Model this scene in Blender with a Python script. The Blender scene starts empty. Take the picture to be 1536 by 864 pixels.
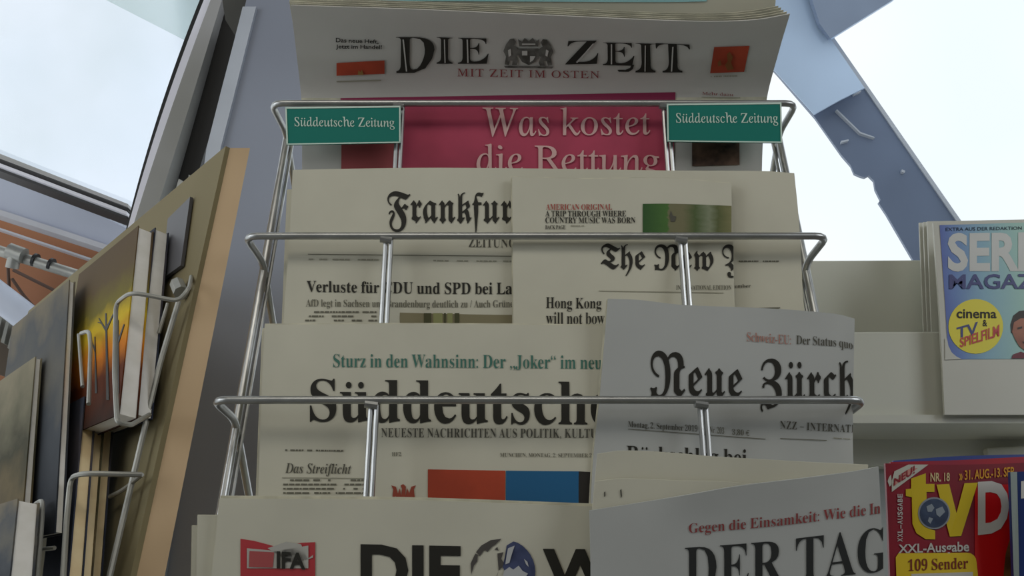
import bpy, bmesh, math, random
from mathutils import Vector, Matrix
random.seed(7)
# ------------------------------------------------------------ camera, world, light, exposure
F = 1300.0; PITCH = math.radians(20.0); CAM = Vector((0, 0, 1.35))
SC = bpy.context.scene; C = SC.collection
cd = bpy.data.cameras.new('camera'); cam = bpy.data.objects.new('camera', cd); C.objects.link(cam)
cam.location = CAM; cam.rotation_euler = (math.pi/2+PITCH, 0, 0)
cd.sensor_width = 36; cd.lens = F/1536*36; cd.clip_start = .02; cd.clip_end = 200
SC.camera = cam
SC.view_settings.view_transform = 'Standard'; SC.view_settings.look = 'None'
SC.view_settings.exposure = 0.0; SC.view_settings.gamma = 1
w = bpy.data.worlds.new('overcast_sky'); SC.world = w; w.use_nodes = True
wn = w.node_tree; bg = wn.nodes['Background']
bg.inputs[1].default_value = 1.05
tcn = wn.nodes.new('ShaderNodeTexCoord'); nz = wn.nodes.new('ShaderNodeTexNoise'); nz.inputs['Scale'].default_value = 3
rp = wn.nodes.new('ShaderNodeValToRGB')
rp.color_ramp.elements[0].position = .35; rp.color_ramp.elements[0].color = (.86, .95, 1, 1)
rp.color_ramp.elements[1].position = .65; rp.color_ramp.elements[1].color = (.97, 1, 1, 1)
wn.links.new(tcn.outputs['Generated'], nz.inputs['Vector']); wn.links.new(nz.outputs[0], rp.inputs[0]); wn.links.new(rp.outputs[0], bg.inputs[0])
def area(name, loc, target, size, energy, col):
    l = bpy.data.lights.new(name, 'AREA'); l.shape = 'RECTANGLE'; l.size = size[0]; l.size_y = size[1]; l.energy = energy; l.color = col
    o = bpy.data.objects.new(name, l); C.objects.link(o); o.location = loc
    o.rotation_euler = (Vector(target)-Vector(loc)).to_track_quat('-Z', 'Y').to_euler()
area('overhead_fill_light', (-.2, -.55, 2.6), (0.05, .7, 1.4), (1.4, .5), 6.5, (1, .95, .84))  # added warm fill lamp, out of view above and behind the camera
area('right_fill_light', (1.7, -.6, 2.2), (0.15, .8, 1.4), (1.0, 1.0), 10, (.93, .97, 1))  # added lamp for the light from the right; no window is built there
area('left_fill_light', (-1.9, -.4, 1.9), (-.9, 1.7, 1.6), (1.2, 1.2), 9, (.95, .98, 1))  # added unseen fill to brighten the board, book covers and left panels

# ------------------------------------------------------------ geometry helpers
UP = Vector((0, -math.sin(PITCH), math.cos(PITCH))); FW = Vector((0, math.cos(PITCH), math.sin(PITCH))); RT = Vector((1, 0, 0))
def P(px, py, d): return CAM + RT*((px-768)/F*d) + UP*((432-py)/F*d) + FW*d
def proj(p):
    q = p-CAM; d = q.dot(FW); return (768+F*q.dot(RT)/d, 432-F*q.dot(UP)/d)
def plane_pt(px, py, p0, n):
    r = P(px, py, 1)-CAM; return CAM + r*((p0-CAM).dot(n)/r.dot(n))
def link(o, parent=None):
    C.objects.link(o)
    if parent is not None:
        o.parent = parent; o.matrix_parent_inverse = parent.matrix_basis.inverted()
    return o
def tag(o, label=None, cat=None, group=None, kind=None):
    for k, v in (('label', label), ('category', cat), ('group', group), ('kind', kind)):
        if v: o[k] = v
    return o
def empty(name, loc, label, cat, group=None):
    o = bpy.data.objects.new(name, None); o.location = loc; o.empty_display_size = .02; C.objects.link(o)
    return tag(o, label, cat, group)
def mesh_obj(name, V, Fc, mat, parent=None, smooth=False):
    me = bpy.data.meshes.new(name); me.from_pydata([tuple(v) for v in V], [], Fc); me.update()
    mats = mat if isinstance(mat, (list, tuple)) else [mat]
    for m in mats: me.materials.append(m)
    if smooth:
        for p in me.polygons: p.use_smooth = True
    return link(bpy.data.objects.new(name, me), parent)
class MB:
    def __init__(s): s.V = []; s.F = []
    def add(s, V, Fc):
        b = len(s.V); s.V += list(V); s.F += [tuple(i+b for i in f) for f in Fc]; return s
    def prism(s, pts, vec):
        n = len(pts); vec = Vector(vec)
        return s.add(list(pts)+[p+vec for p in pts], [tuple(range(n)), tuple(range(2*n-1, n-1, -1))]+[(i, i+n, (i+1) % n+n, (i+1) % n) for i in range(n)])
    def box(s, a, b):
        x0, y0, z0 = a; x1, y1, z1 = b
        pts = [Vector(q) for q in ((x0, y0, z0), (x1, y0, z0), (x1, y0, z1), (x0, y0, z1))]
        return s.prism(pts, (0, y1-y0, 0))
    def tube(s, pts, r, seg=10, rnd=.008, closed=False):
        pts = [Vector(p) for p in pts]
        out = [pts[0]]                                   # round the corners
        for i in range(1, len(pts)-1):
            a, b, c = pts[i-1], pts[i], pts[i+1]
            la, lc = (a-b).length, (c-b).length; k = min(rnd, la*.45, lc*.45)
            p, q = b+(a-b).normalized()*k, b+(c-b).normalized()*k
            for t in range(5):
                t /= 4; out.append(p*(1-t)**2 + b*2*t*(1-t) + q*t*t)
        out.append(pts[-1]); V = []; fr = None
        for i, p in enumerate(out):
            t = (out[min(i+1, len(out)-1)]-out[max(i-1, 0)]).normalized()
            if fr is None: fr = t.orthogonal().normalized()
            fr = (fr-t*fr.dot(t)).normalized(); bi = t.cross(fr)
            V += [p+(fr*math.cos(a)+bi*math.sin(a))*r for a in (2*math.pi*j/seg for j in range(seg))]
        n = len(out)
        Fc = [(i*seg+j, i*seg+(j+1) % seg, (i+1)*seg+(j+1) % seg, (i+1)*seg+j) for i in range(n-1) for j in range(seg)]
        Fc += [tuple(range(seg-1, -1, -1)), tuple((n-1)*seg+j for j in range(seg))]
        return s.add(V, Fc)
    def build(s, name, mat, parent=None, smooth=False):
        o = mesh_obj(name, s.V, s.F, mat, parent)
        if smooth:
            bm = bmesh.new(); bm.from_mesh(o.data); bmesh.ops.recalc_face_normals(bm, faces=bm.faces)
            for e in bm.edges: e.smooth = e.calc_face_angle(0) < .7
            for f in bm.faces: f.smooth = True
            bm.to_mesh(o.data); bm.free()
        else:
            bm = bmesh.new(); bm.from_mesh(o.data); bmesh.ops.recalc_face_normals(bm, faces=bm.faces); bm.to_mesh(o.data); bm.free()
        return o
def cr(pts, k, t):                                       # smooth curve through points at arc-length knots k, linear beyond
    n = len(pts)
    def tan(i):
        a, b = max(i-1, 0), min(i+1, n-1)
        return (pts[b]-pts[a])/(k[b]-k[a])
    if t <= 0: return pts[0]+tan(0)*t
    if t >= 1: return pts[-1]+tan(n-1)*(t-1)
    i = 0
    while t > k[i+1]: i += 1
    h = k[i+1]-k[i]; f = (t-k[i])/h; g = 1-f
    return pts[i]*((1+2*f)*g*g)+tan(i)*(h*f*g*g)+pts[i+1]*(f*f*(3-2*f))-tan(i+1)*(h*f*f*g)
class Sheet:
    """a curved sheet of paper through measured rows of world points"""
    def __init__(s, rows): s.rows = rows; s.prep()
    def prep(s):
        def knots(p):
            k = [0]
            for a, b in zip(p, p[1:]): k.append(k[-1]+(b-a).length)
            return [x/k[-1] for x in k]
        s.ku = [knots(r) for r in s.rows]; s.kv = knots([r[len(r)//2] for r in s.rows])
    def at(s, u, v):
        return cr([cr(r, k, u) for r, k in zip(s.rows, s.ku)], s.kv, v)
    def nrm(s, u, v):
        k = (round(u*40), round(v*40))
        if not hasattr(s, 'nc'): s.nc = {}
        if k not in s.nc: s.nc[k] = s.nrm0(k[0]/40, k[1]/40)
        return s.nc[k]
    def nrm0(s, u, v):
        e = .01; n = (s.at(u+e, v)-s.at(u-e, v)).cross(s.at(u, v+e)-s.at(u, v-e)).normalized()
        return n if n.dot(CAM-s.at(u, v)) > 0 else -n
    def uv(s, px, py):
        u = v = .5
        for _ in range(14):
            x, y = proj(s.at(u, v)); e = .004
            xu, yu = proj(s.at(u+e, v)); xv, yv = proj(s.at(u, v+e))
            a, b, c, d = (xu-x)/e, (xv-x)/e, (yu-y)/e, (yv-y)/e
            det = a*d-b*c; dx, dy = px-x, py-y
            u += max(-.4, min(.4, (d*dx-b*dy)/det)); v += max(-.4, min(.4, (a*dy-c*dx)/det))
            if abs(dx)+abs(dy) < .02: break
        return u, v
    def shift(s, k, du=0, dv=0):
        c = Sheet.__new__(Sheet); n = s.nrm(.5, .7)
        c.rows = [[p-n*k+RT*du+Vector((0, 0, dv)) for p in r] for r in s.rows]; c.prep(); return c
    def build(s, name, mat, parent, th=.0008, nu=26, nv=20, ripple=0):
        V = []; B = []
        ph = random.random()*6
        for j in range(nv+1):
            for i in range(nu+1):
                u, v = i/nu, j/nv; p = s.at(u, v); n = s.nrm(u, v)
                p = p+n*(ripple*math.sin(u*7+ph)*math.sin(v*3+ph)*(1-v))
                V.append(p); B.append(p-n*th)
        N = len(V); w_ = nu+1; Fc = []
        for j in range(nv):
            for i in range(nu):
                a = j*w_+i; Fc += [(a, a+1, a+1+w_, a+w_), (N+a, N+a+w_, N+a+1+w_, N+a+1)]
        rim = [i for i in range(w_)]+[j*w_+nu for j in range(1, nv+1)]+[nv*w_+i for i in range(nu-1, -1, -1)]+[j*w_ for j in range(nv-1, 0, -1)]
        for k in range(len(rim)):
            a, b = rim[k], rim[(k+1) % len(rim)]; Fc.append((a, a+N, b+N, b))
        m = MB(); m.add(V+B, Fc); return m.build(name, mat, parent, smooth=True)
# --- flat print that lies on a sheet
OFF = .0005
def s8(sh, q):                                           # corners: top-left, bottom-left, top-right, bottom-right
    return sh.uv(q[0], q[1]), sh.uv(q[2], q[3]), sh.uv(q[4], q[5]), sh.uv(q[6], q[7])
def uvquad(sh, q):                                       # q: x0, top0, bottom0, x1, top1, bottom1 measured on the sheet
    if len(q) == 8: return s8(sh, q)
    x0, a, b, x1, c, d = q
    return sh.uv(x0, a), sh.uv(x0, b), sh.uv(x1, c), sh.uv(x1, d)
def lay(sh, Q, s, t, off=None):
    off = OFF if off is None else off
                               # s 0..1 left to right, t 0..1 bottom to top
    tl, bl, tr, br = Q
    u = (tl[0]*t+bl[0]*(1-t))*(1-s)+(tr[0]*t+br[0]*(1-t))*s
    v = (tl[1]*t+bl[1]*(1-t))*(1-s)+(tr[1]*t+br[1]*(1-t))*s
    return sh.at(u, v)+sh.nrm(u, v)*off
def block(sh, par, q, mat, name='print_block', off=None, nu=14, nv=8):
    Q = uvquad(sh, q)
    V = [lay(sh, Q, i/nu, j/nv, off) for j in range(nv+1) for i in range(nu+1)]
    Fc = [(j*(nu+1)+i, j*(nu+1)+i+1, (j+1)*(nu+1)+i+1, (j+1)*(nu+1)+i) for j in range(nv) for i in range(nu)]
    o = mesh_obj(name, V, Fc, mat, par, True)
    uvl = o.data.uv_layers.new(name='print')
    for lp in o.data.loops:
        k = lp.vertex_index; uvl.data[lp.index].uv = ((k % (nu+1))/nu, (k//(nu+1))/nv)
    return o
def poly(sh, par, pts, mat, name='print_shape', off=None):
    off = OFF if off is None else off
    V = []
    for x, y in pts:
        u, v = sh.uv(x, y); V.append(sh.at(u, v)+sh.nrm(u, v)*off)
    return mesh_obj(name, V, [tuple(range(len(V)))], mat, par)
def polys(sh, par, lst, mat, name, off=None):
    off = OFF if off is None else off
    V = []; Fc = []
    for pts in lst:
        b = len(V)
        for x, y in pts:
            u, v = sh.uv(x, y); V.append(sh.at(u, v)+sh.nrm(u, v)*off)
        Fc.append(tuple(range(b, len(V))))
    return mesh_obj(name, V, Fc, mat, par)
def circle(cx, cy, rx, ry=None, n=36, a0=0, a1=360):
    ry = ry or rx
    return [(cx+rx*math.cos(math.radians(a0+(a1-a0)*i/n)), cy+ry*math.sin(math.radians(a0+(a1-a0)*i/n))) for i in range(n if a1-a0 == 360 else n+1)]
def smallprint(sh, par, q, mat, lines, name='column_text', dens=.8, off=None, gap=.6):
    Q = uvquad(sh, q); V = []; Fc = []
    for r in range(lines):
        t1 = 1-r/lines; t0 = t1-(1-gap)/lines; s = 0
        while s < .99:
            w_ = random.uniform(.02, .09); e = min(1, s+w_)
            if random.random() < dens:
                b = len(V); V += [lay(sh, Q, *k, off) for k in ((s, t0), (e, t0), (e, t1), (s, t1))]; Fc.append((b, b+1, b+2, b+3))
            s = e+.012
    return tag(mesh_obj(name, V, Fc, mat, par), kind='stuff') if lines > 2 else mesh_obj(name, V, Fc, mat, par)
# --- lettering: the program's own built-in letters, laid out one by one
def mapc(c, st):
    if st == 'sl':
        if c == 'h': return chr(0x210E)
        U, L = 0x1D434, 0x1D44E
    elif st in ('sb', 'sr'): U, L = 0x1D400, 0x1D41A
    elif st == 'fr': U, L = 0x1D56C, 0x1D586
    elif st == 'it': U, L = 0x1D468, 0x1D482
    else: return c
    if 'A' <= c <= 'Z': return chr(U+ord(c)-65)
    if 'a' <= c <= 'z': return chr(L+ord(c)-97)
    if c in '0123456789' and st != 'sl': return chr(0x1D7CE+ord(c)-48)
    return c
OFS = {'sb': 0, 'sr': -.005, 'sl': .002, 'fr': 0, 'it': -.004, 'ss': .004, 'sx': .035, 'sy': .02, 'sm': .02}
_g = {}; LS = bpy.data.scenes.new('letters')
def raw(s, st):
    cu = bpy.data.curves.new('letter', 'FONT'); cu.body = s; cu.size = 1; cu.offset = OFS[st]; cu.resolution_u = 3; cu.space_line = 4
    o = bpy.data.objects.new('letter', cu); LS.collection.objects.link(o)
    LS.view_layers[0].update(); dg = LS.view_layers[0].depsgraph; me = bpy.data.meshes.new_from_object(o.evaluated_get(dg))
    V = [(v.co.x, v.co.y) for v in me.vertices]; Fc = [tuple(p.vertices) for p in me.polygons]
    bpy.data.objects.remove(o); bpy.data.curves.remove(cu); bpy.data.meshes.remove(me)
    return V, Fc
# advance widths of the letters: character code, width
ADV = {
    'l': {83: 0.549, 252: 0.542, 100: 0.528, 101: 0.428, 117: 0.542, 116: 0.278, 115: 0.370, 99: 0.444, 104: 0.599, 90: 0.683, 105: 0.264, 110: 0.542, 103: 0.426, 77: 0.878, 73: 0.365, 84: 0.625, 69: 0.676, 79: 0.769, 78: 0.745, 114: 0.333, 97: 0.509, 122: 0.396, 87: 0.882, 107: 0.505, 111: 0.522, 82: 0.671},
    's': {68: 0.750, 97: 0.427, 115: 0.385, 110: 0.500, 101: 0.479, 117: 0.500, 72: 0.729, 102: 0.250, 116: 0.333, 44: 0.219, 74: 0.250, 122: 0.417, 105: 0.219, 109: 0.771, 100: 0.510, 108: 0.219, 33: 0.271, 73: 0.250, 70: 0.469, 65: 0.667, 69: 0.500, 87: 1.042, 76: 0.490, 84: 0.604, 88: 0.708, 82: 0.604, 85: 0.708, 83: 0.458, 75: 0.656, 79: 0.823, 78: 0.781, 77: 0.781, 71: 0.740, 90: 0.646, 99: 0.438, 38: 0.625, 86: 0.604, 80: 0.510, 46: 0.219, 49: 0.500, 56: 0.500, 187: 0.490, 51: 0.500, 45: 0.323, 103: 0.427, 98: 0.500, 66: 0.563},
    'b': {68: 0.738, 73: 0.388, 69: 0.658, 90: 0.658, 84: 0.630, 85: 0.733, 78: 0.735, 71: 0.756, 86: 0.637, 101: 0.448, 114: 0.428, 108: 0.297, 117: 0.558, 115: 0.429, 116: 0.340, 102: 0.318, 252: 0.558, 67: 0.697, 110: 0.567, 100: 0.551, 83: 0.581, 80: 0.622, 98: 0.537, 105: 0.295, 76: 0.635, 97: 0.512, 103: 0.487, 119: 0.647, 104: 0.567, 65: 0.650, 99: 0.437, 66: 0.659, 122: 0.436, 47: 0.281, 112: 0.553, 109: 0.825, 77: 0.944, 82: 0.704, 79: 0.782, 72: 0.779, 87: 0.910, 89: 0.634, 75: 0.760, 111: 0.501, 106: 0.312, 58: 0.219, 8222: 0.427, 74: 0.492, 107: 0.534, 8220: 0.427, 44: 0.219, 70: 0.602, 50: 0.559, 46: 0.219, 48: 0.559, 49: 0.559, 57: 0.559, 45: 0.323, 113: 0.542, 51: 0.559, 56: 0.559, 8364: 0.663, 8211: 0.500},
    'f': {70: 0.657, 114: 0.372, 97: 0.470, 110: 0.534, 107: 0.466, 102: 0.307, 117: 0.537, 116: 0.321, 101: 0.415, 84: 0.635, 104: 0.461, 78: 0.875, 119: 0.699, 89: 0.792, 111: 0.459, 90: 0.597, 252: 0.537, 99: 0.383},
    'i': {68: 0.720, 97: 0.500, 115: 0.376, 83: 0.549, 116: 0.275, 114: 0.388, 101: 0.401, 105: 0.289, 102: 0.288, 108: 0.258, 99: 0.412, 104: 0.532},
}
FAM = {'sb': 'b', 'sr': 'b', 'fr': 'f', 'it': 'i', 'sl': 'l', 'ss': 's', 'sx': 's', 'sy': 's', 'sm': 's'}
def glyph(c, st):
    k = (c, st)
    if k not in _g:
        base = {'ü': 'u', 'ä': 'a', 'ö': 'o'}.get(c, c) if st not in ('ss', 'sx', 'sy', 'sm') else c
        if c == ' ': _g[k] = ([], [], .25 if st != 'sx' else .28)
        else:
            V, Fc = raw(mapc(base, st), st); adv = ADV[FAM[st]].get(ord(c), .5)
            if st == 'sl': V = [(x-y*.27, y) for x, y in V]
            if base != c:
                x0 = min(v[0] for v in V); x1 = max(v[0] for v in V); top = max(v[1] for v in V)
                for f in (.3, .72):
                    b = len(V); r = .052; V += [(x0+(x1-x0)*f+r*math.cos(a), top+.12+r*1.15*math.sin(a)) for a in (i*math.pi/5 for i in range(10))]; Fc.append(tuple(range(b, b+10)))
            _g[k] = (V, Fc, adv)
    return _g[k]
def text(sh, par, s, st, q, mat, name='headline', clip=None, off=None, track=0):
    V = []; Fc = []; x = 0
    for c in s:
        gv, gf, adv = glyph(c, st); b = len(V)
        V += [(x+a, y) for a, y in gv]; Fc += [tuple(i+b for i in f) for f in gf]; x += adv+track
    x0 = min(v[0] for v in V); x1 = max(v[0] for v in V); y0 = min(v[1] for v in V); y1 = max(v[1] for v in V)
    V = [((a-x0)/(x1-x0), (b-y0)/(y1-y0)) for a, b in V]
    if clip is not None:
        bm = bmesh.new(); vs = [bm.verts.new((a, b, 0)) for a, b in V]
        for f in Fc:
            try: bm.faces.new([vs[i] for i in f])
            except ValueError: pass
        bmesh.ops.bisect_plane(bm, geom=bm.verts[:]+bm.edges[:]+bm.faces[:], plane_co=(clip, 0, 0), plane_no=(1, 0, 0), clear_outer=True)
        bm.verts.index_update(); V = [(v.co.x, v.co.y) for v in bm.verts]; Fc = [tuple(v.index for v in f.verts) for f in bm.faces]; bm.free()
    if clip: V = [(a/clip, b) for a, b in V]
    Q = uvquad(sh, q)
    return mesh_obj(name, [lay(sh, Q, a, b, off) for a, b in V], Fc, mat, par)

# ------------------------------------------------------------ materials
def lin(c): return tuple(((x/255)/12.92 if x/255 <= .04045 else ((x/255+.055)/1.055)**2.4) for x in c)
def mat(name, rgb, rough=.7, metal=0, var=.06, scale=8, bump=0, rgb2=None, spec=None, bscale=None):
    m = bpy.data.materials.new(name); m.use_nodes = True; nt = m.node_tree; b = nt.nodes['Principled BSDF']
    c1 = lin(rgb); c2 = lin(rgb2) if rgb2 else tuple(x*(1-var*2.2) for x in c1)
    tc = nt.nodes.new('ShaderNodeTexCoord'); n = nt.nodes.new('ShaderNodeTexNoise'); n.inputs['Scale'].default_value = scale; n.inputs['Detail'].default_value = 3
    r = nt.nodes.new('ShaderNodeValToRGB'); r.color_ramp.elements[0].position = .35; r.color_ramp.elements[1].position = .65
    r.color_ramp.elements[0].color = (*c2, 1); r.color_ramp.elements[1].color = (*c1, 1)
    nt.links.new(tc.outputs['Object'], n.inputs['Vector']); nt.links.new(n.outputs[0], r.inputs[0]); nt.links.new(r.outputs[0], b.inputs['Base Color'])
    b.inputs['Roughness'].default_value = rough; b.inputs['Metallic'].default_value = metal
    if spec is not None: b.inputs['Specular IOR Level'].default_value = spec
    if bump:
        n2 = nt.nodes.new('ShaderNodeTexNoise'); n2.inputs['Scale'].default_value = bscale or scale*6
        bp = nt.nodes.new('ShaderNodeBump'); bp.inputs['Strength'].default_value = bump; bp.inputs['Distance'].default_value = .002
        nt.links.new(tc.outputs['Object'], n2.inputs['Vector']); nt.links.new(n2.outputs[0], bp.inputs['Height']); nt.links.new(bp.outputs[0], b.inputs['Normal'])
    return m
def ramp_mat(name, stops, axis='x', rough=.5, noise=0, nscale=5, spec=.5):
    """printed picture: colour bands over the picture's own UV plus blotches"""
    m = bpy.data.materials.new(name); m.use_nodes = True; nt = m.node_tree; b = nt.nodes['Principled BSDF']; b.inputs['Roughness'].default_value = rough; b.inputs['Specular IOR Level'].default_value = spec
    tc = nt.nodes.new('ShaderNodeTexCoord'); sp = nt.nodes.new('ShaderNodeSeparateXYZ'); nt.links.new(tc.outputs['UV'], sp.inputs[0])
    n = nt.nodes.new('ShaderNodeTexNoise'); n.inputs['Scale'].default_value = nscale; n.inputs['Detail'].default_value = 5; nt.links.new(tc.outputs['UV'], n.inputs['Vector'])
    ma = nt.nodes.new('ShaderNodeMath'); ma.operation = 'MULTIPLY_ADD'; ma.inputs[1].default_value = noise
    sb = nt.nodes.new('ShaderNodeMath'); sb.operation = 'SUBTRACT'; sb.inputs[1].default_value = .5; nt.links.new(n.outputs[0], sb.inputs[0])
    nt.links.new(sb.outputs[0], ma.inputs[0]); nt.links.new(sp.outputs[0 if axis == 'x' else 1], ma.inputs[2])
    r = nt.nodes.new('ShaderNodeValToRGB'); nt.links.new(ma.outputs[0], r.inputs[0])
    while len(r.color_ramp.elements) < len(stops): r.color_ramp.elements.new(.5)
    for e, (p, c) in zip(r.color_ramp.elements, stops): e.position = p; e.color = (*lin(c), 1)
    nt.links.new(r.outputs[0], b.inputs['Base Color']); return m
newsprint = mat('newsprint', (212, 209, 192), .85, var=.035, scale=14, bump=.12, bscale=30, spec=.2)
newsprint_grey_shaded = mat('newsprint_grey_shaded', (190, 192, 190), .8, var=.03, scale=12, bump=.12, bscale=25, spec=.2)  # greyer paper; some shade of the tilted sheets is mixed into the colour
newsprint_white = mat('newsprint_white', (208, 206, 200), .85, var=.03, scale=12, bump=.12, spec=.2)
newsprint_edge = mat('newsprint_edge', (222, 218, 196), .9, var=.12, scale=60)
ink = mat('black_ink', (38, 36, 28), .7, var=.1); ink_blue = mat('blue_black_ink', (42, 44, 44), .7)
ink_soft = mat('soft_ink', (112, 110, 96), .8); ink_faint = mat('faint_ink', (160, 157, 140), .8); ink_mid = mat('grey_ink', (88, 86, 76), .8)
red_ink = mat('red_ink', (170, 66, 58), .7); pink_ink = mat('pink_ink', (188, 135, 122), .7); wine_ink = mat('wine_ink', (150, 66, 66), .7); teal_ink = mat('teal_ink', (70, 124, 110), .7)
orange_print = mat('orange_red_print', (190, 72, 42), .7, var=.12, scale=30); blue_print = mat('blue_print', (28, 100, 148), .7, var=.08)
crimson = mat('crimson_print', (178, 64, 92), .75, var=.1, scale=20); crimson_dark = mat('dark_crimson_print', (150, 44, 84), .75); crimson_pale = mat('pale_crimson_print', (172, 84, 86), .75)
pale_letter = mat('pale_lettering', (214, 176, 172), .8); brown_print = mat('brown_photo_print', (120, 92, 76), .7, rgb2=(44, 32, 28), scale=60)
wire = mat('chromed_wire', (190, 192, 192), .34, metal=.85, var=.08, scale=40)
wire_dull = mat('dull_wire', (176, 176, 170), .5, metal=.6, var=.08, scale=40)
green_sign = mat('green_sign', (12, 118, 106), .6, var=.03, spec=.25); sign_white = mat('sign_white', (205, 228, 216), .5); black_print = mat('near_black_print', (40, 36, 32), .6)

# ------------------------------------------------------------ the setting
concrete = mat('grey_concrete', (120, 118, 112), .9, bump=.3)
shop_wall = mat('shop_wall_paint', (120, 116, 108), .9, var=.05)
def struct(o, label=None): tag(o, label, None, None, 'structure'); return o
def st_box(name, a, b, m): return struct(MB().box(a, b).build(name, m))
st_box('floor', (-2.3, -2.0, -.05), (2.3, 4.5, 0), concrete)
st_box('wall_back', (-2.3, -2.1, 0), (2.3, -2.0, 2.7), shop_wall)
st_box('wall_left', (-2.4, -2.1, 0), (-2.3, -1.0, 2.7), shop_wall)
st_box('wall_right', (2.3, -2.1, 0), (2.4, 1.2, 2.7), shop_wall)
st_box('ceiling', (-2.4, -2.1, 2.7), (2.4, .95, 2.78), shop_wall)

# roof beams against the sky at the right
beam_m = mat('blue_grey_beam', (118, 134, 162), .6, var=.12, scale=2.5, bump=.15, bscale=9)
beam_light = mat('pale_beam_plate', (198, 222, 252), .5, var=.1, scale=2)
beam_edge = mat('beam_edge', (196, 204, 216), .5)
def pxs(l, d): return [P(x, y, d) for x, y in l]
b = MB().prism(pxs([(1100, 40), (1163, 107), (1221, 174), (1262, 232), (1276, 248), (1281, 260), (1290, 264), (1297, 266), (1303, 263), (1311, 271), (1313, 284), (1321, 300), (1318, 304), (1330, 322), (1372, 394), (1420, 470), (1530, 470), (1432, 327), (1297, 132), (1246, 58), (1180, -30)], 2.4), (.024, .06, .025)).build('roof_beam', beam_m)
tag(b, 'dark blue-grey sloping beam with a ragged torn left edge against the bright sky', 'beam')
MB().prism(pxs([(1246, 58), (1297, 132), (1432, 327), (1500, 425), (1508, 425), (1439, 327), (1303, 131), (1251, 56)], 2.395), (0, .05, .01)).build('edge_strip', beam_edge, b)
for l in ([(1254, 165), (1290, 200), (1312, 207), (1311, 205), (1291, 198), (1256, 164)], [(1262, 211), (1273, 209), (1273, 211), (1262, 214)], [(1280, 139), (1291, 134), (1292, 137), (1281, 142)], [(1353, 254), (1358, 256), (1357, 259), (1353, 258)]):
    MB().prism(pxs(l, 2.39), (0, .012, 0)).build('paint_chip', beam_edge, b)
g = MB().prism(pxs([(1090, -60), (1090, 10), (1150, 95), (1163, 107), (1221, 172), (1224, 170), (1260, 150), (1292, 134), (1297, 132), (1246, 58), (1339, 0), (1400, -60)], 2.34), (.008, .02, .01)).build('gusset_plate', beam_light)
tag(g, 'pale grey joint plate where two roof beams meet above the right end of the newspapers', 'beam plate')
b2 = MB().prism(pxs([(1190, -90), (1212, -20), (1230, 36), (1246, 58), (1339, 0), (1480, -90)], 2.31), (0, .02, .01)).build('cross_beam', mat('mid_blue_grey_beam', (150, 166, 192), .6, var=.12, scale=2.5))
tag(b2, 'blue-grey cross beam running up to the right from the joint at the top edge', 'beam')

# left: skylight window with its frame
glass = bpy.data.materials.new('hazy_glass'); glass.use_nodes = True; nt = glass.node_tree; nt.nodes.clear()
o_ = nt.nodes.new('ShaderNodeOutputMaterial'); mx = nt.nodes.new('ShaderNodeMixShader'); tr = nt.nodes.new('ShaderNodeBsdfTransparent'); gl = nt.nodes.new('ShaderNodeBsdfGlossy')
gl.inputs['Roughness'].default_value = .08; mx.inputs[0].default_value = .06
tc = nt.nodes.new('ShaderNodeTexCoord'); n = nt.nodes.new('ShaderNodeTexNoise'); n.inputs['Scale'].default_value = 3; n.inputs['Detail'].default_value = 4
r = nt.nodes.new('ShaderNodeValToRGB'); r.color_ramp.elements[0].position = .35; r.color_ramp.elements[1].position = .7
r.color_ramp.elements[0].color = (.82, .85, .88, 1); r.color_ramp.elements[1].color = (.90, .92, .97, 1)
nt.links.new(tc.outputs['Object'], n.inputs['Vector']); nt.links.new(n.outputs[0], r.inputs[0]); nt.links.new(r.outputs[0], tr.inputs[0])
nt.links.new(tr.outputs[0], mx.inputs[1]); nt.links.new(gl.outputs[0], mx.inputs[2]); nt.links.new(mx.outputs[0], o_.inputs[0])
glass2 = glass.copy(); glass2.name = 'hazy_glass_film'; glass2.node_tree.nodes['Color Ramp'].color_ramp.elements[0].color = (.78, .83, .8, 1); glass2.node_tree.nodes['Color Ramp'].color_ramp.elements[1].color = (.86, .9, .87, 1)
lilac = mat('pale_frame_edge', (240, 240, 252), .35, var=.04); steel = mat('grey_frame_metal', (176, 176, 178), .4, metal=.1, rgb2=(150, 150, 146), scale=3); black_rub = mat('black_rubber', (24, 24, 26), .5)
navy_grey = mat('blue_grey_sill', (206, 212, 230), .5, rgb2=(180, 186, 204), scale=2); white_trim = mat('white_trim_paint', (206, 206, 214), .5)
wd = empty('window_1', P(120, 160, 1.6), 'large bright hazy skylight pane filling the top left, in a grey and black metal frame', 'window'); tag(wd, kind='structure')
MB().prism(pxs([(-70, -70), (330, -70), (300, 30), (250, 160), (222, 250), (194, 330), (194, 345), (-70, 206)], 1.6), (0, .006, 0)).build('pane', glass, wd)
MB().prism(pxs([(150, -6), (120, -70), (330, -70), (296, 30), (283, 62)], 1.66), (0, .004, 0)).build('tinted_film', glass2, wd)
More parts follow.
